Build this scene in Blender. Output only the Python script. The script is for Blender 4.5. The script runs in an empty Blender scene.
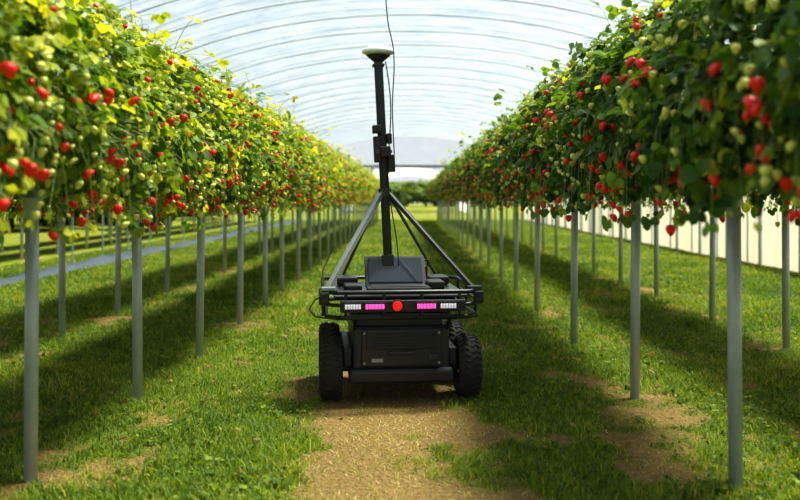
import bpy, bmesh, math, numpy as np
from mathutils import Vector, Matrix
rng=np.random.default_rng(7)
S=bpy.context.scene
COL=S.collection
F=900.0; H=1.1; VX=410; VY=198

# ------------------------------------------------------------ materials
def newmat(name):
    m=bpy.data.materials.new(name); m.use_nodes=True
    nt=m.node_tree; return m,nt,nt.nodes['Principled BSDF'],nt.nodes['Material Output']
def pmat(name,col,rough=.5,metal=0,emit=None,es=0,bump=0,bscale=50,var=0,transl=0):
    m,nt,b,o=newmat(name)
    b.inputs['Base Color'].default_value=(*col,1)
    b.inputs['Roughness'].default_value=rough
    b.inputs['Metallic'].default_value=metal
    if emit:
        b.inputs['Emission Color'].default_value=(*emit,1); b.inputs['Emission Strength'].default_value=es
    if bump or var:
        tc=nt.nodes.new('ShaderNodeTexCoord')
        n=nt.nodes.new('ShaderNodeTexNoise'); n.inputs['Scale'].default_value=bscale; n.inputs['Detail'].default_value=4
        nt.links.new(tc.outputs['Object'],n.inputs['Vector'])
        if bump:
            bp=nt.nodes.new('ShaderNodeBump'); bp.inputs['Strength'].default_value=bump; bp.inputs['Distance'].default_value=.01
            nt.links.new(n.outputs['Fac'],bp.inputs['Height']); nt.links.new(bp.outputs['Normal'],b.inputs['Normal'])
        if var:
            mx=nt.nodes.new('ShaderNodeMixRGB'); nt.links.new(n.outputs['Fac'],mx.inputs['Fac'])
            mx.inputs['Color1'].default_value=(*[c*(1-var) for c in col],1); mx.inputs['Color2'].default_value=(*[min(1,c*(1+var)) for c in col],1)
            nt.links.new(mx.outputs['Color'],b.inputs['Base Color'])
    if transl:
        t=nt.nodes.new('ShaderNodeBsdfTranslucent'); t.inputs['Color'].default_value=(*col,1)
        ms=nt.nodes.new('ShaderNodeMixShader'); ms.inputs['Fac'].default_value=transl
        nt.links.new(b.outputs[0],ms.inputs[1]); nt.links.new(t.outputs[0],ms.inputs[2]); nt.links.new(ms.outputs[0],o.inputs['Surface'])
    return m
def rampmat(name,stops,rough=.5,transl=.35,tcol=None,attr='rnd',bump=False):
    m,nt,b,o=newmat(name)
    a=nt.nodes.new('ShaderNodeAttribute'); a.attribute_name=attr
    r=nt.nodes.new('ShaderNodeValToRGB')
    els=r.color_ramp.elements
    while len(els)<len(stops): els.new(.5)
    for e,(p,c) in zip(els,stops): e.position=p; e.color=(*c,1)
    nt.links.new(a.outputs['Fac'],r.inputs['Fac'])
    nt.links.new(r.outputs['Color'],b.inputs['Base Color'])
    b.inputs['Roughness'].default_value=rough
    b.inputs['Specular IOR Level'].default_value=.3
    if transl:
        t=nt.nodes.new('ShaderNodeBsdfTranslucent')
        g=nt.nodes.new('ShaderNodeMixRGB'); g.blend_type='MULTIPLY'; g.inputs['Fac'].default_value=1
        g.inputs['Color2'].default_value=(*(tcol or (1.7,1.5,.45)),1)
        nt.links.new(r.outputs['Color'],g.inputs['Color1']); nt.links.new(g.outputs['Color'],t.inputs['Color'])
        mx=nt.nodes.new('ShaderNodeMixShader'); mx.inputs['Fac'].default_value=transl
        nt.links.new(b.outputs[0],mx.inputs[1]); nt.links.new(t.outputs[0],mx.inputs[2]); nt.links.new(mx.outputs[0],o.inputs['Surface'])
    return m

M={}
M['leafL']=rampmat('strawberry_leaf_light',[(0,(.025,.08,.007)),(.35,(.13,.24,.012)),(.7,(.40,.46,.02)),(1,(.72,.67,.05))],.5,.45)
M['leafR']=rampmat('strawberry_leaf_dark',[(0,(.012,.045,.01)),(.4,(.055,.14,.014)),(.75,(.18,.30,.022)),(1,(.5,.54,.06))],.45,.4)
M['stemL']=pmat('stem_green',(.22,.32,.04),.5)
M['ripe']=pmat('ripe_strawberry',(.94,.012,.006),.3,bump=.3,bscale=250)
M['unripe']=pmat('unripe_strawberry',(.72,.76,.15),.4,bump=.3,bscale=250)
M['petal']=pmat('flower_petal',(.9,.9,.85),.6)
M['steel']=pmat('galvanised_steel',(.47,.51,.55),.45,.3,bump=.1,bscale=30,var=.2)
M['hoop']=pmat('hoop_steel',(.4,.45,.52),.6)
M['dkbar']=pmat('end_bar_steel',(.08,.09,.10),.6)
M['gutter']=pmat('gutter_plastic',(.08,.09,.08),.5,var=.2,bscale=6)
M['bag']=pmat('substrate_bag',(.02,.035,.018),.7,var=.3,bscale=20)
M['grass']=rampmat('grass_blade',[(0,(.03,.075,.006)),(.4,(.115,.20,.010)),(.75,(.27,.35,.022)),(1,(.52,.43,.09))],.6,.35)
M['straw']=rampmat('dry_straw',[(0,(.14,.09,.03)),(.6,(.38,.265,.10)),(1,(.62,.49,.23))],.8,.1,(1,1,1))
M['black']=pmat('black_powder_coat',(.008,.008,.010),.4,var=.3,bscale=15)
M['blackplastic']=pmat('black_plastic',(.013,.013,.015),.5,bump=.1)
M['panel']=pmat('chassis_panel',(.016,.017,.019),.35)
M['rubber']=pmat('tyre_rubber',(.018,.016,.014),.8,bump=.4,bscale=60,var=.5)
M['alu']=pmat('anodised_aluminium',(.3,.32,.34),.4,.6,var=.1)
M['dkalu']=pmat('dark_aluminium',(.04,.042,.048),.4,.5)
M['screen']=pmat('laptop_screen',(.03,.04,.055),.06)
M['keys']=pmat('laptop_keys',(.03,.03,.035),.5)
M['white']=pmat('antenna_white',(.88,.89,.9),.35)
M['pink']=pmat('pink_led',(.9,.1,.4),.3,emit=(1,.05,.32),es=1.8)
M['wled']=pmat('white_led',(.8,.8,.85),.3,emit=(.9,.85,1),es=.3)
M['red']=pmat('red_button',(.9,.01,.01),.3,emit=(1,.01,.01),es=.5)

# ------------------------------------------------------------ noise
def vnoise(x,y,seed=0):
    r=np.random.default_rng(seed+100).random((256,256))
    xi=np.floor(x).astype(int); yi=np.floor(y).astype(int)
    fx=x-xi; fy=y-yi; fx=fx*fx*(3-2*fx); fy=fy*fy*(3-2*fy)
    g=lambda a,b:r[a%256,b%256]
    return (g(xi,yi)*(1-fx)+g(xi+1,yi)*fx)*(1-fy)+(g(xi,yi+1)*(1-fx)+g(xi+1,yi+1)*fx)*fy
def fbm(x,y,seed=0):
    return (vnoise(x,y,seed)+.5*vnoise(x*2.1,y*2.1,seed+1)+.25*vnoise(x*4.3,y*4.3,seed+2))/1.75
def sst(a,b,v):
    t=np.clip((v-a)/(b-a),0,1); return t*t*(3-2*t)
def dirt(x,y):
    fine=fbm(x*14,y*14,201)
    c=-.07+.05*np.sin(y*.9)
    p=np.exp(-(np.abs(x-c)/(.32+.14*fbm(y*1.7,x*0+3,8)))**2.4)*(1-.8*sst(5.4,8.5,y))
    p=p*1.2*(.34+.8*sst(.25,.62,fbm(x*4,y*4,3)))
    rows=np.exp(-((x+1.3)/.4)**2)+np.exp(-((x-1.2)/.4)**2)+np.exp(-((x+2.7)/.4)**2)+np.exp(-((x-2.7)/.4)**2)
    q=sst(.46,.72,fbm(x*1.9+7,y*1.3,11))*(.08+.62*rows)*(.4+.9*vnoise(x*9,y*9,71))
    q2=sst(.56,.72,fbm(x*3.1,y*2.2,31))*.5
    q3=sst(.42,.6,fbm(x*2.5,y*2.5,61))*np.exp(-((x+1.6)/.5)**2-((y-3.5)/.7)**2)*.8
    d=np.clip(p+q+q2+q3,0,1)
    return np.clip(sst(.18,.9,d+(fine-.5)*.9),0,.95)

# ------------------------------------------------------------ mesh helper
def mk(name,V,T,mats,midx=None,rnd=None,parent=None,smooth=False):
    V=np.asarray(V,dtype=np.float32); T=np.asarray(T,dtype=np.int32)
    me=bpy.data.meshes.new(name)
    me.vertices.add(len(V)); me.vertices.foreach_set('co',V.ravel())
    k=T.shape[1]
    me.loops.add(T.size); me.loops.foreach_set('vertex_index',T.ravel())
    me.polygons.add(len(T)); me.polygons.foreach_set('loop_start',np.arange(len(T),dtype=np.int32)*k)
    try: me.polygons.foreach_set('loop_total',np.full(len(T),k,dtype=np.int32))
    except Exception: pass
    for m in mats: me.materials.append(m)
    if midx is not None: me.polygons.foreach_set('material_index',np.asarray(midx,dtype=np.int32))
    if smooth: me.polygons.foreach_set('use_smooth',np.ones(len(T),dtype=bool))
    if rnd is not None:
        a=me.attributes.new('rnd','FLOAT','POINT'); a.data.foreach_set('value',np.asarray(rnd,dtype=np.float32))
    me.update(calc_edges=True); me.validate()
    o=bpy.data.objects.new(name,me); COL.objects.link(o)
    if parent: o.parent=parent
    return o
def empty(name,loc=(0,0,0)):
    e=bpy.data.objects.new(name,None); e.location=loc; COL.objects.link(e); e.empty_display_size=.2; return e
def nrm(v): return v/np.maximum(np.linalg.norm(v,axis=-1,keepdims=True),1e-9)

class Acc:
    def __init__(s): s.V=[];s.T=[];s.m=[];s.r=[];s.n=0
    def add(s,V,T,mi,r):
        s.V.append(V); s.T.append(T+s.n); s.m.append(np.full(len(T),mi)); s.r.append(r); s.n+=len(V)
    def build(s,name,mats,smooth=False):
        return mk(name,np.concatenate(s.V),np.concatenate(s.T),mats,np.concatenate(s.m),np.concatenate(s.r),None,smooth)
LU=np.array([[0,0],[.33,0],[.68,0],[1,0],[.12,.24],[.45,.46],[.83,.34],[.12,-.24],[.45,-.46],[.83,-.34]])
LT=np.array([[0,4,1],[1,4,5],[1,5,2],[2,5,6],[2,6,3],[0,1,7],[1,8,7],[1,2,8],[2,9,8],[2,3,9]])
def leaflets(acc,P,U,N,size,r,mi):
    n=len(P); U=nrm(U-N*np.sum(U*N,1,keepdims=True)); W=np.cross(N,U)
    u=LU[:,0][None,:,None]; v=LU[:,1][None,:,None]
    w=np.abs(v)*.35-.22*u*u
    V=P[:,None]+size[:,None,None]*(U[:,None]*u+W[:,None]*v+N[:,None]*w)
    T=LT[None]+(np.arange(n)*10)[:,None,None]
    acc.add(V.reshape(-1,3),T.reshape(-1,3),mi,np.repeat(r,10))
def trifol(acc,P,U,N,size,r,mi):
    U=nrm(U-N*np.sum(U*N,1,keepdims=True)); W=np.cross(N,U)
    for a in(-1.15,0,1.15):
        d=U*math.cos(a)+W*math.sin(a)
        leaflets(acc,P+d*size[:,None]*.08,d+.12*rng.normal(size=P.shape),nrm(N+.18*rng.normal(size=P.shape)),size*(.9 if a else 1.05),np.clip(r+rng.normal(0,.05,len(r)),0,1),mi)
def ribbons(acc,A,B,C,w,r,mi):
    n=len(A); k=5; t=np.linspace(0,1,k)[None,:,None]
    Pc=(1-t)**2*A[:,None]+2*t*(1-t)*B[:,None]+t*t*C[:,None]
    d=nrm(C-A); s=nrm(np.cross(d,np.array([.3,.9,.2]))); q=np.cross(d,s)
    offs=[s*math.cos(a)+q*math.sin(a) for a in(0,2.094,4.189)]
    V=np.stack([Pc+o[:,None]*w for o in offs],2)
    T=[]
    for i in range(k-1):
        for j in range(3):
            a=i*3+j;b=i*3+(j+1)%3;c=a+3;d2=b+3
            T+=[[a,b,d2],[a,d2,c]]
    T=np.array(T)[None]+(np.arange(n)*k*3)[:,None,None]
    acc.add(V.reshape(-1,3),T.reshape(-1,3),mi,np.repeat(r,k*3))
prof=[(0.0,0.0),(.36,-.06),(.5,-.3),(.44,-.6),(.25,-.9),(0.0,-1.08)]
FV=[];FT=[];ns=8
for (rr,z) in prof:
    for i in range(ns): a=2*math.pi*i/ns; FV.append((rr*math.cos(a),rr*math.sin(a),z))
for k in range(len(prof)-1):
    for i in range(ns):
        a=k*ns+i;b=k*ns+(i+1)%ns;FT+=[[a,b,b+ns],[a,b+ns,a+ns]]
FV=np.array(FV);FT=np.array(FT)
CV=[(0,0,.04)];CT=[]
for i in range(6):
    a=i*math.pi/3
    CV+=[(.25*math.cos(a-.4),.25*math.sin(a-.4),.02),(.62*math.cos(a),.62*math.sin(a),-.08),(.25*math.cos(a+.4),.25*math.sin(a+.4),.02)]
    CT+=[[0,1+3*i,2+3*i],[0,2+3*i,3+3*i]]
CV=np.array(CV);CT=np.array(CT)
def fruits(acc,P,size,mi,ms):
    for V0,T0,m in((FV,FT,mi),(CV,CT,ms)):
        n=len(P)
        tilt=rng.normal(0,.25,(n,2))
        V=V0[None]*size[:,None,None]
        V=V+np.stack([V[...,2]*tilt[:,None,0],V[...,2]*tilt[:,None,1],0*V[...,2]],-1)
        V=V+P[:,None]
        T=T0[None]+(np.arange(n)*len(V0))[:,None,None]
        acc.add(V.reshape(-1,3),T.reshape(-1,3),m,np.full(n*len(V0),.5))
L=2.0
def module(name,leaf,dark,nleaf,nripe,nun,nstem):
    acc=Acc(); n=nleaf
    y=rng.uniform(-.05,L+.05,n)
    ph=rng.uniform(0,6.28,6)
    def lump(y,th=0):
        return 1+.09*np.sin(y*2*math.pi/L*3+ph[0])+.07*np.sin(y*2*math.pi/L*7+ph[1]+th)+.06*np.sin(2*th+ph[2]+y*6.28/L)+.06*np.sin(5*th+ph[3]+y*6.28/L*2)+.05*np.sin(y*2*math.pi/L*13+ph[4]+3*th)
    th=rng.uniform(math.radians(-55),math.radians(235),n)
    rr=np.clip(1-np.abs(rng.normal(0,.2,n)),.3,1)*lump(y,th)+ (rng.random(n)<.09)*rng.uniform(0,.25,n)
    cx=.37;cz=np.where(np.sin(th)>0,.48,.42)
    x=cx*rr*np.cos(th)*np.where(np.sin(th)>0,1,1.12); z=1.47+cz*rr*np.sin(th)
    P=np.stack([x,y,z],1)
    out=np.stack([np.cos(th),0*th,np.sin(th)],1)
    N=nrm(out*.8+np.array([0,0,.75])+.5*rng.normal(size=(n,3)))
    U=nrm(out*.6+np.array([0,0,-.5])+.7*rng.normal(size=(n,3)))
    size=rng.uniform(.03,.066,n)
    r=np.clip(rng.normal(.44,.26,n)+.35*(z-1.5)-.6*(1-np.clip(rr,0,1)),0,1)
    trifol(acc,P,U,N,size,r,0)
    k=nstem; i=rng.choice(n,k,replace=False)
    A=np.stack([rng.normal(0,.06,k),P[i,1]+rng.normal(0,.06,k),np.full(k,1.38)],1)
    B=(A+P[i])/2+np.array([0,0,.12]); ribbons(acc,A,B,P[i],.0018,np.full(k,.7),1)
    k=60; y=rng.uniform(0,L,k); A=np.stack([rng.normal(0,.16,k),y,np.full(k,1.8)],1)
    C=A+np.stack([rng.normal(0,.13,k),rng.normal(0,.06,k),rng.uniform(.06,.22,k)],1)
    ribbons(acc,A,(A+C)/2+np.array([0,0,.05]),C,.0015,np.full(k,.8),1)
    trifol(acc,C,rng.normal(size=(k,3)),nrm(rng.normal(size=(k,3))*.5+np.array([0,0,1])),rng.uniform(.025,.05,k),rng.uniform(.4,1,k),0)
    k=150; s=rng.choice([-1,1],k); y=rng.uniform(0,L,k); A=np.stack([s*.2,y,np.full(k,1.42)],1)
    C=np.stack([s*rng.uniform(.2,.47,k),y+rng.normal(0,.1,k),rng.uniform(.98,1.45,k)],1)
    B=np.stack([C[:,0],y,np.maximum(C[:,2],1.42)+.05],1)
    ribbons(acc,A,B,C,.0014,np.full(k,.8),1)
    trifol(acc,C,nrm(np.stack([s*.3,rng.normal(0,.5,k),-np.ones(k)],1)),nrm(np.stack([s,rng.normal(0,.5,k),.4+0*s],1)),rng.uniform(.025,.05,k),rng.uniform(.15,.9,k),0)
    def truss(m,up,spread):
        sgn=rng.choice([-1,1],m)
        if up:
            t=rng.uniform(math.radians(-40),math.radians(75),m)
            rrr=rng.uniform(.98,1.14,m)
            xx=.38*np.cos(t)*sgn*rrr; zz=1.49+.48*np.sin(t)*rrr
        else:
            cz=rng.random(m)
            xx=sgn*(.24+.18*rng.random(m)); zz=np.where(cz<.6,rng.normal(1.14,.075,m),rng.normal(1.35,.12,m)); zz=np.clip(zz,.98,1.7)
            xx=np.where(zz>1.2,sgn*rng.uniform(.39,.46,m),xx)
        cl=rng.uniform(0,L,max(4,m//5)); yy=cl[rng.integers(0,len(cl),m)]+rng.normal(0,spread,m)
        return np.stack([xx,yy,zz],1),sgn
    P1,s1=truss(nripe,False,.05); P1b,s1b=truss(nripe*2//3,True,.1); P1=np.concatenate([P1,P1b]); s1=np.concatenate([s1,s1b])
    fruits(acc,P1,np.clip(rng.normal(.030,.007,len(P1)),.016,.046),2,1)
    P2,s2=truss(nun//3,False,.08); P2b,s2b=truss(nun-nun//3,True,.1); P2=np.concatenate([P2,P2b]); s2=np.concatenate([s2,s2b])
    fruits(acc,P2,rng.uniform(.014,.031,len(P2)),3,1)
    for P,s in((P1,s1),(P2,s2)):
        m=len(P)
        A=np.stack([s*.2,P[:,1]+rng.normal(0,.07,m),np.clip(P[:,2]+.05,1.36,2)],1)
        B=np.stack([P[:,0]*1.03,(A[:,1]+P[:,1])/2,np.maximum(A[:,2],P[:,2])+.02],1)
        ribbons(acc,A,B,P,.0011,np.full(m,.8),1)
    m=14; t=rng.uniform(.5,2.6,m)
    P=np.stack([.42*np.cos(t),rng.uniform(0,L,m),1.5+.52*np.sin(t)],1)
    Nn=nrm(np.stack([np.cos(t),0*t,np.sin(t)],1)+.3*rng.normal(size=(m,3)))
    Ux=nrm(np.cross(Nn,rng.normal(size=(m,3)))); Wx=np.cross(Nn,Ux)
    for a in range(5):
        d=Ux*math.cos(a*1.2566)+Wx*math.sin(a*1.2566)
        leaflets(acc,P,d,Nn,np.full(m,.017),np.full(m,.5),4)
    o=acc.build(name,[leaf,M['stemL'],M['ripe'],M['unripe'],M['petal']])
    me=o.data; bpy.data.objects.remove(o); return me
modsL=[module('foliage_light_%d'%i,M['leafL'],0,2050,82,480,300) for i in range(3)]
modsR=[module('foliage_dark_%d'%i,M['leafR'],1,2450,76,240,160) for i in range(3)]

# ------------------------------------------------------------ strawberry rows
def tube(bm,p0,p1,r,seg=12,r2=None):
    p0=Vector(p0);p1=Vector(p1);d=p1-p0
    mat=Matrix.Translation((p0+p1)/2)@d.to_track_quat('Z','Y').to_matrix().to_4x4()
    bmesh.ops.create_cone(bm,cap_ends=True,segments=seg,radius1=r,radius2=r if r2 is None else r2,depth=d.length,matrix=mat)
def bbox(bm,c,s,rot=None):
    mat=Matrix.Translation(c)
    if rot: mat=mat@rot
    bmesh.ops.create_cube(bm,size=1,matrix=mat@Matrix.Diagonal((*s,1)))
def fin(bm,name,mat,parent=None,bevel=0,smooth=False,loc=None,rot=None):
    me=bpy.data.meshes.new(name); bm.to_mesh(me); bm.free(); me.materials.append(mat)
    o=bpy.data.objects.new(name,me); COL.objects.link(o)
    if parent: o.parent=parent
    if loc: o.location=loc
    if rot: o.rotation_euler=rot
    if smooth:
        for p in me.polygons:p.use_smooth=True
    if bevel:
        b=o.modifiers.new('b','BEVEL'); b.width=bevel; b.segments=2; b.limit_method='ANGLE'
    return o
def post_mesh(h):
    bm=bmesh.new(); tube(bm,(0,0,-.05),(0,0,h),.026,14)
    bbox(bm,(0,0,h-.012),(.3,.05,.024))
    tube(bm,(0,0,h-.16),(.13,0,h-.02),.008,6); tube(bm,(0,0,h-.16),(-.13,0,h-.02),.008,6)
    tube(bm,(0,0,h-.2),(0,0,h-.12),.034,14)
    me=bpy.data.meshes.new('post'); bm.to_mesh(me); bm.free(); me.materials.append(M['steel'])
    for p in me.polygons: p.use_smooth=len(p.vertices)==4 and abs(p.normal.z)<.01 and p.area>.003
    return me
PM={}
def row(X,ys,gh,mods,y0,y1):
    e=empty('strawberry_row',(X,0,0))
    if gh not in PM: PM[gh]=post_mesh(gh)
    for i,y in enumerate(ys):
        o=bpy.data.objects.new('support_post_%d'%(i+1),PM[gh]); COL.objects.link(o); o.parent=e; o.location=(rng.normal(0,.005),y,0)
        o.rotation_euler=(rng.normal(0,.006),rng.normal(0,.006),0)
    pr=[(-.15,.13),(-.14,.13),(-.105,.012),(.105,.012),(.14,.13),(.15,.13),(.11,0),(-.11,0)]
    bm=bmesh.new()
    a=[bm.verts.new((x,y0,z+gh)) for x,z in pr]; b=[bm.verts.new((x,y1,z+gh)) for x,z in pr]
    for i in range(8): bm.faces.new((a[i],a[(i+1)%8],b[(i+1)%8],b[i]))
    bm.faces.new(a[::-1]); bm.faces.new(b)
    fin(bm,'gutter',M['gutter'],e)
    bm=bmesh.new(); bbox(bm,(0,(y0+y1)/2,gh+.10),(.2,y1-y0-.02,.15)); fin(bm,'substrate_bags',M['bag'],e)
    y=y0;i=0
    while y<y1-.5:
        o=bpy.data.objects.new('foliage_%d'%(i+1),mods[int(rng.integers(0,3))]); COL.objects.link(o); o.parent=e
        fl=rng.random()<.5
        sz=1-.12*min(1,y/35)
        o.scale=(1.0+rng.normal(0,.03),1,sz*(1+rng.normal(0,.015)))
        zz=(gh-1.25)+1.25*(1-o.scale[2])
        if fl: o.rotation_euler=(0,0,math.pi); o.location=(0,y+L,zz)
        else: o.location=(0,y,zz)
        y+=L; i+=1
def ext(l,sp,end):
    l=list(l)
    while l[-1]+sp<end: l.append(l[-1]+sp)
    return l
row(-1.475,ext([2.3,3.50,4.85,6.25,7.8,9.1,10.4],1.45,41),1.22,modsL,.8,42)
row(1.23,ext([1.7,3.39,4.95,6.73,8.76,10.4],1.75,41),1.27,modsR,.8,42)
row(-2.75,ext([4.2,5.7,7.12,8.46,10.2],1.55,41),1.22,modsL,1.2,42)
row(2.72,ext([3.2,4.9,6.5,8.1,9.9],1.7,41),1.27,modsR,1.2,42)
row(-6.9,ext([8,9.6],1.6,41),1.25,modsL,7,42)
row(-8.2,ext([8.5,10.1],1.6,41),1.25,modsL,7,42)

# ------------------------------------------------------------ ground
xs=np.concatenate([np.linspace(-90,-7,20)[:-1],np.arange(-7,7.01,.035),np.linspace(7,90,20)[1:]])
ysg=np.concatenate([[-15,-6,-2,0,1,2],np.arange(2.2,14,.04),np.arange(14,48,.2),np.linspace(48,170,25)])
X,Y=np.meshgrid(xs,ysg); 
Z=(fbm(X*1.5,Y*1.5,5)-.5)*.03*(np.abs(X)<9)
V=np.stack([X,Y,Z],-1).reshape(-1,3); nx=len(xs);ny=len(ysg)
ii,jj=np.meshgrid(np.arange(nx-1),np.arange(ny-1)); a=(jj*nx+ii).ravel()
Fq=np.stack([a,a+1,a+nx+1,a+nx],1)
gm,nt,b,o_=newmat('ground_turf')
at=nt.nodes.new('ShaderNodeAttribute'); at.attribute_name='rnd'
geo=nt.nodes.new('ShaderNodeNewGeometry')
def nnoise(sc,det=5):
    n=nt.nodes.new('ShaderNodeTexNoise'); n.inputs['Scale'].default_value=sc; n.inputs['Detail'].default_value=det
    nt.links.new(geo.outputs['Position'],n.inputs['Vector']); return n
n1=nnoise(6); n2=nnoise(45)
def mix(c1,c2,fac,l=None):
    m=nt.nodes.new('ShaderNodeMixRGB')
    for s,c in(('Color1',c1),('Color2',c2)):
        if isinstance(c,tuple): m.inputs[s].default_value=(*c,1)
        else: nt.links.new(c,m.inputs[s])
    nt.links.new(fac,m.inputs['Fac']); return m.outputs['Color']
g1=mix((.055,.09,.010),(.16,.21,.02),n1.outputs['Fac'])
d1=mix((.10,.06,.022),(.42,.285,.115),n2.outputs['Fac'])
d2=mix(d1,(.25,.155,.055),n1.outputs['Fac'])
nt.links.new(mix(g1,d2,at.outputs['Fac']),b.inputs['Base Color']); b.inputs['Roughness'].default_value=.95
b.inputs['Specular IOR Level'].default_value=.1
bp=nt.nodes.new('ShaderNodeBump'); bp.inputs['Strength'].default_value=1; bp.inputs['Distance'].default_value=.04
nt.links.new(n2.outputs['Fac'],bp.inputs['Height']); nt.links.new(bp.outputs['Normal'],b.inputs['Normal'])
G=mk('ground',V,Fq,[gm],None,dirt(X,Y).ravel(),None,True)

def gh_(x,y): return (fbm(x*1.5,y*1.5,5)-.5)*.03
def blades(name,n,mat,straw=False):
    u=rng.random(n); y0,y1=2.2,46
    p=-.2
    y=(y0**p+u*(y1**p-y0**p))**(1/p)
    x=rng.uniform(-6.4,5.6,n) if not straw else rng.normal(-.06,.9,n)
    d=dirt(x,y)
    keep=(rng.random(n)<np.clip(1.04-d*.97,0,1)) if not straw else (rng.random(n)<d*.6)
    keep&=(rng.random(n)<np.clip(.35+1.1*fbm(x*4,y*4,55),0,1))
    keep&=~((x>-5.5)&(x<-5.0)&(y>6))
    x=x[keep];y=y[keep];n=len(x);d=d[keep]
    sc=np.clip(y/6,1,3.2)
    lush=fbm(x*.9,y*.9,77); tuft=fbm(x*7,y*7,88)
    hgt=rng.uniform(.012,.038,n)*(.3+lush+.7*tuft)*(1-.6*d)*np.clip(sc,1,1.4); w=rng.uniform(.0015,.0034,n)*sc
    a=rng.uniform(0,6.28,n); dx=np.cos(a);dy=np.sin(a)
    lean=rng.uniform(.2,1.4,n)*hgt
    if straw: hgt=rng.uniform(.003,.016,n); lean=rng.uniform(.015,.05,n); w=w*.6
    B=np.stack([x,y,gh_(x,y)-.004],1); s=np.stack([-dy,dx,0*x],1)*w[:,None]
    D=np.stack([dx,dy,0*x],1)
    mid=B+D*(lean*.35)[:,None]; mid[:,2]+=hgt*.65
    tip=B+D*lean[:,None]; tip[:,2]+=hgt
    V=np.stack([B-s,B+s,mid-s*.8,mid+s*.8,tip],1).reshape(-1,3)
    T=np.array([[0,1,3],[0,3,2],[2,3,4]])[None]+(np.arange(n)*5)[:,None,None]
    r=np.clip(rng.normal(.10,.2,n)+.55*fbm(x*.9+3,y*.9,91)+.4*(tuft-.3)+.3*d,0,1)
    o=mk(name,V,T.reshape(-1,3),[mat],None,np.repeat(r,5)); o.parent=G; return o
blades('grass',880000,M['grass'])
blades('straw_litter',110000,M['straw'],True)
acc=Acc(); n=26000
y=(2.4**-.2+rng.random(n)*(30**-.2-2.4**-.2))**(-5); x=rng.uniform(-4,4,n)
k=(fbm(x*1.7,y*1.7,123)>.48)&(dirt(x,y)<.4); x=x[k];y=y[k];n=len(x)
P=np.stack([x,y,rng.uniform(.012,.04,n)],1)
trifol(acc,P,rng.normal(size=(n,3)),nrm(rng.normal(size=(n,3))*.35+np.array([0,0,1])),rng.uniform(.010,.024,n)*np.clip(y/8,1,2),rng.uniform(.1,.7,n),0)
# scattered dead leaves
k=260; P=np.stack([np.where(rng.random(k)<.5,-1,1)*rng.normal(1.2,.45,k),rng.uniform(3,12,k),rng.uniform(.01,.04,k)],1)
trifol(acc,P,rng.normal(size=(k,3)),nrm(rng.normal(size=(k,3))*.4+np.array([0,0,1])),rng.uniform(.012,.026,k),rng.uniform(.2,1,k),1)
dead=rampmat('dead_leaf',[(0,(.16,.07,.02)),(1,(.4,.24,.08))],.7,.2,(1,1,1))
o=acc.build('clover',[M['grass'],dead]); o.parent=G

mm=pmat('blue_plastic_mulch',(.05,.065,.09),.6,bump=.6,bscale=8,var=.6)
bm=bmesh.new()
gx=[-5.5,-5.47,-5.35,-5.15,-5.03,-5.0]; gz=[-.02,.03,.06,.06,.03,-.02]
prev=None
for yy in np.arange(6,44,.5):
    cur=[bm.verts.new((a+rng.normal(0,.04),yy,c+rng.normal(0,.02))) for a,c in zip(gx,gz)]
    if prev:
        for i in range(5): bm.faces.new((prev[i],prev[i+1],cur[i+1],cur[i]))
    prev=cur
fin(bm,'plastic_mulch_strip',mm,G,smooth=True)

# ------------------------------------------------------------ polytunnel
def arch(hw,leg,apex,n=40):
    pts=[(-hw,0),(-hw,leg)]
    for i in range(1,n): 
        t=math.pi*(1-i/n); pts.append((hw*math.cos(t),leg+(apex-leg)*math.sin(t)**.9))
    pts+=[(hw,leg),(hw,0)]; return pts
def film(name,c0,c1,tfac):
    fm,nt,b,o_=newmat(name)
    tc=nt.nodes.new('ShaderNodeTexCoord'); mp=nt.nodes.new('ShaderNodeMapping'); mp.inputs['Scale'].default_value=(.6,2.2,.6)
    nn=nt.nodes.new('ShaderNodeTexNoise'); nn.inputs['Scale'].default_value=2.2; nn.inputs['Detail'].default_value=10; nn.inputs['Roughness'].default_value=.8
    nt.links.new(tc.outputs['Object'],mp.inputs['Vector']); nt.links.new(mp.outputs['Vector'],nn.inputs['Vector'])
    rp=nt.nodes.new('ShaderNodeValToRGB'); rp.color_ramp.elements[0].position=.38; rp.color_ramp.elements[1].position=.62
    rp.color_ramp.elements[0].color=(*c0,1); rp.color_ramp.elements[1].color=(*c1,1)
    nt.links.new(nn.outputs['Fac'],rp.inputs['Fac'])
    tl=nt.nodes.new('ShaderNodeBsdfTranslucent'); tr=nt.nodes.new('ShaderNodeBsdfTransparent'); df=nt.nodes.new('ShaderNodeBsdfDiffuse')
    for s in(tl,df,tr): nt.links.new(rp.outputs['Color'],s.inputs['Color'])
    m1=nt.nodes.new('ShaderNodeMixShader'); m1.inputs['Fac'].default_value=.5
    nt.links.new(tl.outputs[0],m1.inputs[1]); nt.links.new(df.outputs[0],m1.inputs[2])
    m2=nt.nodes.new('ShaderNodeMixShader'); m2.inputs['Fac'].default_value=tfac
    nt.links.new(m1.outputs[0],m2.inputs[1]); nt.links.new(tr.outputs[0],m2.inputs[2]); nt.links.new(m2.outputs[0],o_.inputs['Surface'])
    return fm
fm=film('polythene_film',(.50,.61,.75),(.88,.94,1),.70)
gfm=film('gable_polythene_brightened',(.9,.93,.97),(1,1,1),.9)  # roof polythene whitened and cleared: missing sunlight put into the gable's colour
wm=pmat('side_curtain_film',(.74,.72,.63),.6,var=.18,bscale=2,transl=.5)

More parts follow.
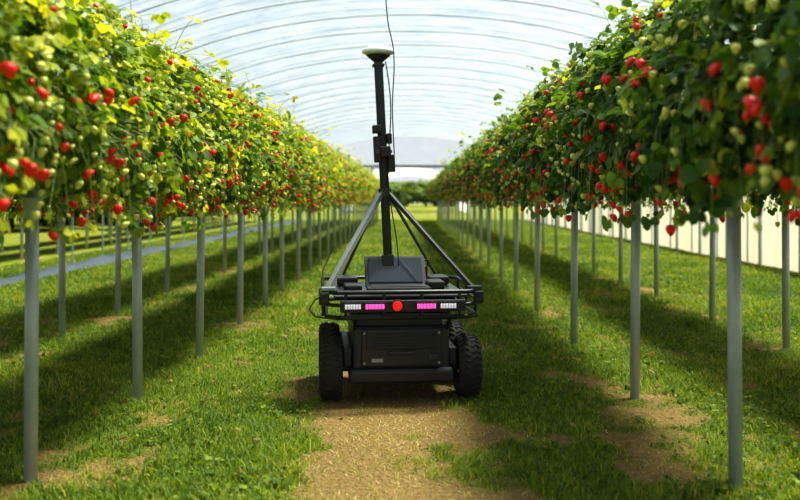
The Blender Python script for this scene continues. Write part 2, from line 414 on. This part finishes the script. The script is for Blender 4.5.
def polytunnel(X0,y0,y1,sp,curtain=True,hw=5.7,leg=1.5,apex=4.2,gable=2.7):
    e=empty('polytunnel',(X0,0,0))
    pts=arch(hw,leg,apex)[1:-1]; fine=np.arange(y0,y1+.01,sp/4)
    V=[];Fc=[]
    for k,yy in enumerate(fine):
        sag=.05*math.sin(math.pi*((yy-y0)/sp%1))
        for x,z in pts:
            f=1-sag/3; V.append((x*f,yy,leg+(z-leg)*f))
    m=len(pts)
    for k in range(len(fine)-1):
        for i in range(m-1): a=k*m+i; Fc.append((a,a+1,a+1+m,a+m))
    mk('roof_film',V,Fc,[fm],None,None,e,True)
    bm=bmesh.new(); full=[(-hw,-.1)]+arch(hw,leg,apex)[1:-1]+[(hw,-.1)]
    yy=y0
    while yy<=y1+.01:
        for a,c in zip(full[:-1],full[1:]): tube(bm,(a[0],yy,a[1]),(c[0],yy,c[1]),.015,8)
        yy+=sp
    fin(bm,'hoops',M['hoop'],e)
    bm=bmesh.new(); tube(bm,(-hw,y1,gable),(hw,y1,gable),.075,8)
    for xx in (-1.9,1.9): tube(bm,(xx,y1,-.05),(xx,y1,gable),.05,8)
    fin(bm,'end_crossbar',M['dkbar'],e)
    bm=bmesh.new(); yy=y0+sp/2
    while yy<y1:
        for a,c in zip(full[1:-2],full[2:-1]): tube(bm,(a[0]*.985,yy,a[1]-.05),(c[0]*.985,yy,c[1]-.05),.005,5)
        yy+=sp
    fin(bm,'roof_straps',M['hoop'],e)
    bm=bmesh.new(); vs=[bm.verts.new((x,y1+.03,z)) for x,z in pts if z>=gable]
    bm.faces.new(vs); fin(bm,'gable_film',gfm,e)
    if curtain:
        V=[];Fc=[];ysq=np.arange(y0,y1,.12)
        for yy in ysq:
            w=.03*math.sin(yy*5)+.02*math.sin(yy*13.3)
            for z in(-.02,.5,1.0,leg+.05): V.append((hw+.06+w*(1-z*.3),yy,z))
        for k in range(len(ysq)-1):
            for i in range(3): a=k*4+i; Fc.append((a,a+1,a+5,a+4))
        mk('side_curtain',V,Fc,[wm],None,None,e,True)
        bm=bmesh.new()
        for yy in np.arange(y0,y1,1.5): tube(bm,(hw-.08,yy+.75,-.05),(hw-.08,yy+.75,1.5),.03,8)
        fin(bm,'side_legs',M['steel'],e)
    return e
polytunnel(0,-2.8,45.2,1.5)

e2=empty('distant_polytunnel',(-.3,0,0))
pts=arch(4.6,1.0,3.1,24); V=[];Fc=[];m=len(pts)
for yy in(66,80):
    for x,z in pts: V.append((x,yy,z))
for i in range(m-1): Fc.append((i,i+1,i+1+m,i+m))
fw=pmat('white_polythene',(.9,.92,.93),.5,transl=.6)
mk('cover_film',V,Fc,[fw],None,None,e2,True)
bm=bmesh.new()
for a,c in zip(pts[:-1],pts[1:]): tube(bm,(a[0],65.9,a[1]),(c[0],65.9,c[1]),.2,6)
fin(bm,'end_hoop',fw,e2)

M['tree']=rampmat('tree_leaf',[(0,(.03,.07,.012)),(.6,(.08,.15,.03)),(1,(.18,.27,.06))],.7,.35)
def tree(x,y,h,w):
    e=empty('hedge_tree',(x,y,0)); acc=Acc(); n=1600
    c=rng.normal(size=(7,3))*np.array([w*.35,w*.3,h*.2])+np.array([0,0,h*.55])
    cc=c[rng.integers(0,7,n)]; d=nrm(rng.normal(size=(n,3))); P=cc+d*rng.uniform(.6,1,n)[:,None]*np.array([w*.36,w*.36,h*.3])
    P[:,2]=np.clip(P[:,2],.3,h)
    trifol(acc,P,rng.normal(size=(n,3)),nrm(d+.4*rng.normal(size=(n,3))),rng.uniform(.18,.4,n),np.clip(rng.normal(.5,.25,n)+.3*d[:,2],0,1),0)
    o=acc.build('crown',[M['tree']]); o.parent=e
    bm=bmesh.new(); tube(bm,(0,0,-.1),(.1,0,h*.6),.14,8,.07); fin(bm,'trunk',M['bag'],e)
for x in np.arange(-42,44,3.6): tree(x+rng.normal(0,.4),114+rng.normal(0,2),rng.uniform(2.8,3.4),5)
for x in (-13,-10.5,10,12.5): tree(x,60+rng.normal(0,2),rng.uniform(2.2,2.8),3.2)
for y in np.arange(14,60,4.5): tree(-14+rng.normal(0,.5),y,rng.uniform(2.6,3.4),4)

# ------------------------------------------------------------ robot
R=empty('agricultural_robot',(-.085,5.19,0)); R.rotation_euler=(0,0,math.radians(6))
def wheel(nm,x,y,s):
    e=bpy.data.objects.new(nm,None); COL.objects.link(e); e.parent=R; e.location=(x,y,.176)
    pr=[(-.040,.085),(-.055,.102),(-.063,.125),(-.062,.144),(-.050,.159),(-.03,.167),(0,.170),(.03,.167),(.050,.159),(.062,.144),(.063,.125),(.055,.102),(.040,.085)]
    bm=bmesh.new(); n=40; rings=[]
    for i in range(n):
        a=2*math.pi*i/n; rings.append([bm.verts.new((px,pr_*math.cos(a),pr_*math.sin(a))) for px,pr_ in pr])
    for i in range(n):
        A=rings[i];B=rings[(i+1)%n]
        for k in range(len(pr)-1): bm.faces.new((A[k],A[k+1],B[k+1],B[k]))
    fin(bm,'tyre',M['rubber'],e,smooth=True)
    bm=bmesh.new()
    for i in range(30):
        a=2*math.pi*i/30
        for sx in(-1,1):
            aa=a+(0 if sx<0 else math.pi/30)
            rot=Matrix.Rotation(aa,4,'X')
            bmesh.ops.create_cube(bm,size=1,matrix=rot@Matrix.Translation((sx*.018,0,.169))@Matrix.Rotation(sx*.5,4,'Z')@Matrix.Diagonal((.03,.014,.010,1)))
            bmesh.ops.create_cube(bm,size=1,matrix=rot@Matrix.Translation((sx*.046,0,.1605))@Matrix.Rotation(sx*.55,4,'Y')@Matrix.Diagonal((.026,.016,.010,1)))
    fin(bm,'tread_lugs',M['rubber'],e,bevel=.003)
    bm=bmesh.new(); tube(bm,(-.035,0,0),(.035,0,0),.088,28); tube(bm,(-.05,0,0),(.05,0,0),.045,20)
    for i in range(5):
        a=i*1.2566; tube(bm,(s*.03,.065*math.cos(a),.065*math.sin(a)),(s*.046,.065*math.cos(a),.065*math.sin(a)),.012,8)
    fin(bm,'hub',M['dkalu'],e,bevel=.003)
    bm=bmesh.new(); tube(bm,(-s*.04,0,0),(-s*.2,0,0),.022,14); fin(bm,'axle',M['dkalu'],e)
for nm,x,y,s in(('rear_left_wheel',-.375,-.25,-1),('rear_right_wheel',.375,-.25,1),('front_left_wheel',-.375,.27,-1),('front_right_wheel',.375,.27,1)): wheel(nm,x,y,s)
def part(nm,c,s,mat='black',bev=.006,rot=None):
    bm=bmesh.new(); bbox(bm,c,s,rot); return fin(bm,nm,M[mat],R,bevel=bev)
def ptube(nm,pts,r,mat='black',seg=12):
    cu=bpy.data.curves.new(nm,'CURVE'); cu.dimensions='3D'; cu.bevel_depth=r; cu.bevel_resolution=3
    sp=cu.splines.new('POLY'); sp.points.add(len(pts)-1)
    for p,q in zip(sp.points,pts): p.co=(*q,1)
    cu.materials.append(M[mat]); o=bpy.data.objects.new(nm,cu); COL.objects.link(o); o.parent=R; return o
part('chassis',(0,0,.295),(.52,.74,.24),'panel',.02)
part('lower_skid',(0,-.02,.155),(.56,.78,.075),'black',.02)
part('lower_bumper',(-.0,-.39,.15),(.56,.05,.07),'black',.015)
part('side_rail_left',(-.285,0,.24),(.05,.66,.1),'blackplastic',.01)
part('side_rail_right',(.285,0,.24),(.05,.66,.1),'blackplastic',.01)
part('rear_door',(0,-.378,.30),(.43,.02,.2),'panel',.008)
part('door_recess',(0,-.391,.335),(.38,.01,.085),'black',.004)
for i,z in enumerate((.305,.32,.335,.35,.365)): part('vent_slat_%d'%i,(-.03,-.399,z),(.26,.008,.005),'dkalu',.001)
part('door_handle',(0,-.402,.275),(.14,.018,.016),'dkalu',.004)
part('rating_label',(-.13,-.3895,.235),(.06,.002,.02),'alu',.0005)
for i,(x,z) in enumerate(((-.2,.38),(.2,.38),(-.2,.22),(.2,.22))):
    bm=bmesh.new(); tube(bm,(x,-.38,z),(x,-.397,z),.007,10); fin(bm,'bolt_%d'%i,M['alu'],R)
part('connector_block',(.17,-.395,.25),(.05,.02,.035),'dkalu',.003)
part('upper_neck',(0,0,.44),(.46,.66,.08),'black',.01)
def loop(z,x,y0,y1,ch=.07):
    return [(-x+ch,y0,z),(x-ch,y0,z),(x,y0+ch,z),(x,y1-ch,z),(x-ch,y1,z),(-x+ch,y1,z),(-x,y1-ch,z),(-x,y0+ch,z),(-x+ch,y0,z)]
ptube('upper_rail',loop(.605,.415,-.46,.44),.012)
ptube('lower_rail',loop(.475,.40,-.47,.44),.013)
ptube('mid_rail',loop(.54,.43,-.47,.45,.09),.010)
part('deck_plate',(0,0,.575),(.72,.8,.012),'panel',.003)
part('deck_under',(0,0,.535),(.6,.7,.05),'black',.01)
for i,(x,y) in enumerate(((-.3,-.465),(-.1,-.465),(.1,-.465),(.3,-.465),(-.415,-.3),(-.415,.3),(.415,-.3),(.415,.3),(-.415,0),(.415,0))):
    ptube('rail_upright_%d'%i,[(x,y,.465),(x,y,.61)],.009)
for i,x in enumerate((-.25,.25)): 
    ptube('frame_stay_%d'%i,[(x,-.46,.475),(x,-.36,.40)],.01)
    part('deck_bracket_%d'%i,(x,-.3,.5),(.04,.1,.06),'black',.004)
part('light_bar',(0,-.482,.535),(.66,.03,.062),'blackplastic',.006)
for nm,x,w,mt in(('white_led_left',-.265,.085,'wled'),('pink_led_left',-.15,.1,'pink'),('pink_led_right',.12,.1,'pink'),('white_led_right',.235,.085,'wled')):
    k=6
    part(nm+'_bezel',(x,-.497,.535),(w+.014,.008,.044),'black',.003)
    bm=bmesh.new()
    for j in range(k): bbox(bm,(x-w/2+w*(j+.5)/k,-.503,.535),(w/k*.82,.008,.024))
    fin(bm,nm,M[mt],R,bevel=.002)
bm=bmesh.new(); tube(bm,(-.035,-.49,.54),(-.035,-.51,.54),.032,20); fin(bm,'emergency_stop_collar',M['black'],R,bevel=.002)
bm=bmesh.new(); tube(bm,(-.035,-.505,.54),(-.035,-.515,.54),.018,20); tube(bm,(-.035,-.515,.54),(-.035,-.535,.54),.025,20); fin(bm,'emergency_stop',M['red'],R,bevel=.005)
part('label_plate',(.02,-.5,.535),(.045,.004,.03),'dkalu',.001)
for i,s in enumerate((-1,1)):
    part('corner_bracket_%d'%i,(s*.39,-.4,.62),(.075,.06,.02),'alu' if s<0 else 'dkalu',.004)
    part('corner_sensor_%d'%i,(s*.41,-.43,.575),(.05,.05,.06),'black',.008)
    part('front_box_%d'%i,(s*.27,.2,.61),(.12,.18,.05),'blackplastic',.01)
part('control_box',(.22,-.05,.605),(.10,.16,.05),'blackplastic',.01)
part('switch_box',(-.25,-.1,.6),(.10,.16,.035),'blackplastic',.01)
# equipment case with carry handle behind the laptop
part('equipment_case',(.03,.16,.64),(.34,.16,.12),'blackplastic',.012)
ptube('case_handle',[(.13,.10,.70),(.13,.08,.735),(.2,.08,.735),(.2,.10,.70)],.006)
part('laptop_base',(-.0,-.16,.6),(.35,.24,.018),'dkalu',.005)
part('laptop_keyboard',(-.0,-.16,.61),(.3,.13,.004),'keys',.001)
rt=Matrix.Rotation(math.radians(-38),4,'X')
part('laptop_lid',(0,.012,.68),(.35,.012,.2),'dkalu',.004,rt)
part('laptop_display',(0,.004,.684),(.31,.006,.165),'screen',.001,rt)
mb=Vector((-.03,.05,.58)); mt=Vector((-.095,.05,1.89))
q=(mt-mb).to_track_quat('Z','Y').to_matrix().to_4x4()
bm=bmesh.new()
def mbox(bm,f,s,off=(0,0,0)):
    c=mb.lerp(mt,f)+Vector(off); bmesh.ops.create_cube(bm,size=1,matrix=Matrix.Translation(c)@q@Matrix.Diagonal((*s,1)))
ln=(mt-mb).length
mbox(bm,.5,(.024,.05,ln)); mbox(bm,.5,(.05,.024,ln)); mbox(bm,.5,(.04,.04,ln))
fin(bm,'mast',M['black'],R,bevel=.002)
bm=bmesh.new(); mbox(bm,.03,(.1,.1,.03)); mbox(bm,.1,(.065,.065,.12)); mbox(bm,.42,(.07,.07,.05)); mbox(bm,.985,(.07,.07,.012)); fin(bm,'mast_clamps',M['dkalu'],R,bevel=.003)
bm=bmesh.new(); mbox(bm,.70,(.08,.05,.045),(-.03,-.03,0)); mbox(bm,.60,(.12,.06,.06),(.01,-.035,0)); mbox(bm,.61,(.045,.04,.15),(-.035,-.05,0)); mbox(bm,.55,(.055,.04,.1),(.045,-.03,0)); mbox(bm,.66,(.04,.03,.06),(.04,-.02,0))
fin(bm,'mast_sensors',M['blackplastic'],R,bevel=.005)
bm=bmesh.new()
for f,o in((.70,(-.04,-.055,0)),(.60,(.035,-.065,0)),(.60,(-.035,-.07,.0))):
    c=mb.lerp(mt,f)+Vector(o); tube(bm,c,c+Vector((0,-.012,0)),.014,14)
fin(bm,'sensor_lenses',M['screen'],R)
pr=[(0,.048),(.03,.046),(.06,.039),(.085,.026),(.096,.012),(.094,.002),(.08,-.004),(.04,-.012),(.028,-.026),(.022,-.028),(0,-.028)]
bm=bmesh.new(); n=32; rg=[[bm.verts.new((r*math.cos(2*math.pi*i/n),r*math.sin(2*math.pi*i/n),z)) for r,z in pr[1:-1]] for i in range(n)]
tv=bm.verts.new((0,0,pr[0][1])); bv=bm.verts.new((0,0,pr[-1][1]))
for i in range(n):
    A=rg[i];B=rg[(i+1)%n]; bm.faces.new((tv,A[0],B[0])); bm.faces.new((bv,B[-1],A[-1]))
    for k in range(len(A)-1): bm.faces.new((A[k],A[k+1],B[k+1],B[k]))
fin(bm,'gps_antenna',M['white'],R,smooth=True,loc=(mt.x,mt.y,mt.z+.05))
bm=bmesh.new(); bmesh.ops.create_cone(bm,cap_ends=True,segments=24,radius1=.03,radius2=.07,depth=.035,matrix=Matrix.Translation((mt.x,mt.y,mt.z+.020))); fin(bm,'antenna_base',M['dkalu'],R)
top=mb.lerp(mt,.42)
def strut(nm,a,b,w,mat):
    a=Vector(a);b=Vector(b);qq=(b-a).to_track_quat('Z','Y').to_matrix().to_4x4(); bm=bmesh.new()
    bmesh.ops.create_cube(bm,size=1,matrix=Matrix.Translation((a+b)/2)@qq@Matrix.Diagonal((w,w,(b-a).length,1))); fin(bm,nm,M[mat],R,bevel=.002)
strut('strut_rear_left',(-.39,-.36,.62),top+Vector((-.02,-.02,0)),.028,'alu')
strut('strut_rear_right',(.40,-.38,.60),top+Vector((.02,-.02,0)),.024,'dkalu')
strut('strut_front_left',(-.3,.38,.6),top+Vector((-.02,.02,0)),.014,'dkalu')
strut('strut_front_right',(.3,.38,.6),top+Vector((.02,.02,0)),.014,'dkalu')
ptube('whip_antenna',[(-.41,-.3,.6),(-.42,-.25,.7),(-.36,-.2,.83)],.003,'blackplastic')
ptube('loop_cable',[(-.40,-.46,.6),(-.46,-.46,.57),(-.49,-.45,.52),(-.46,-.44,.48),(-.40,-.44,.47)],.004,'blackplastic')
pts=[]
for i in range(26):
    f=i/25; c=mt.lerp(mb,f); pts.append((c.x+.04+.018*math.sin(f*9),c.y-.03,c.z-.0))
ptube('antenna_cable',pts,.0035,'blackplastic')
e=empty('hanging_cable',(0,0,0))
cu=bpy.data.curves.new('cable','CURVE'); cu.dimensions='3D'; cu.bevel_depth=.0035; cu.bevel_resolution=2
sp=cu.splines.new('BEZIER')
cp=[(-.20,5.2,4.17),(-.145,5.15,2.4),(-.125,5.15,2.1),(-.095,5.15,1.95),(-.10,5.13,1.6),(-.09,5.15,1.35)]
sp.bezier_points.add(len(cp)-1)
for b_,c in zip(sp.bezier_points,cp): b_.co=c; b_.handle_left_type=b_.handle_right_type='AUTO'
cu.materials.append(M['gutter']); o=bpy.data.objects.new('cable',cu); COL.objects.link(o); o.parent=e

# ------------------------------------------------------------ light
w=bpy.data.worlds.new('sky'); S.world=w; w.use_nodes=True; nt=w.node_tree
bg=nt.nodes['Background']
sk=nt.nodes.new('ShaderNodeTexSky'); sk.sky_type='NISHITA'; sk.sun_disc=False; sk.sun_elevation=math.radians(55); sk.sun_rotation=math.radians(60); sk.air_density=1; sk.dust_density=3
tc=nt.nodes.new('ShaderNodeTexCoord'); sx=nt.nodes.new('ShaderNodeSeparateXYZ'); nt.links.new(tc.outputs['Generated'],sx.inputs[0])
cr=nt.nodes.new('ShaderNodeValToRGB'); nt.links.new(sx.outputs['Z'],cr.inputs['Fac'])
cr.color_ramp.elements[0].position=0; cr.color_ramp.elements[0].color=(.90,.95,1,1)
cr.color_ramp.elements[1].position=.35; cr.color_ramp.elements[1].color=(.48,.57,.70,1)
e_=cr.color_ramp.elements.new(.12); e_.color=(.76,.83,.93,1)
sc=nt.nodes.new('ShaderNodeMixRGB'); sc.blend_type='MULTIPLY'; sc.inputs['Fac'].default_value=1; sc.inputs['Color2'].default_value=(8.6,8.6,8.6,1)
nt.links.new(cr.outputs['Color'],sc.inputs['Color1'])
mx=nt.nodes.new('ShaderNodeMixRGB'); mx.inputs['Fac'].default_value=.85
nt.links.new(sk.outputs[0],mx.inputs['Color1']); nt.links.new(sc.outputs['Color'],mx.inputs['Color2'])
nt.links.new(mx.outputs[0],bg.inputs['Color']); bg.inputs['Strength'].default_value=.10
sun=bpy.data.lights.new('sun','SUN'); sun.energy=14.5; sun.angle=math.radians(11); sun.color=(1,.91,.68)
so=bpy.data.objects.new('sun',sun); COL.objects.link(so)
dirv=Vector((-.38,-.22,-1.0)); so.rotation_euler=dirv.to_track_quat('-Z','Y').to_euler()

# ------------------------------------------------------------ camera
cd=bpy.data.cameras.new('camera'); cam=bpy.data.objects.new('camera',cd); COL.objects.link(cam)
cam.location=(0,0,H); cam.rotation_euler=(math.radians(90),0,0)
cd.sensor_width=36; cd.lens=36*F/800; cd.shift_x=-(VX-400)/800; cd.shift_y=-(250-VY)/800
cd.clip_start=.05; cd.clip_end=500
cd.dof.use_dof=True; cd.dof.focus_distance=5.0; cd.dof.aperture_fstop=2.0
S.camera=cam
S.view_settings.view_transform='Standard'
S.view_settings.exposure=.25
S.view_settings.gamma=.9
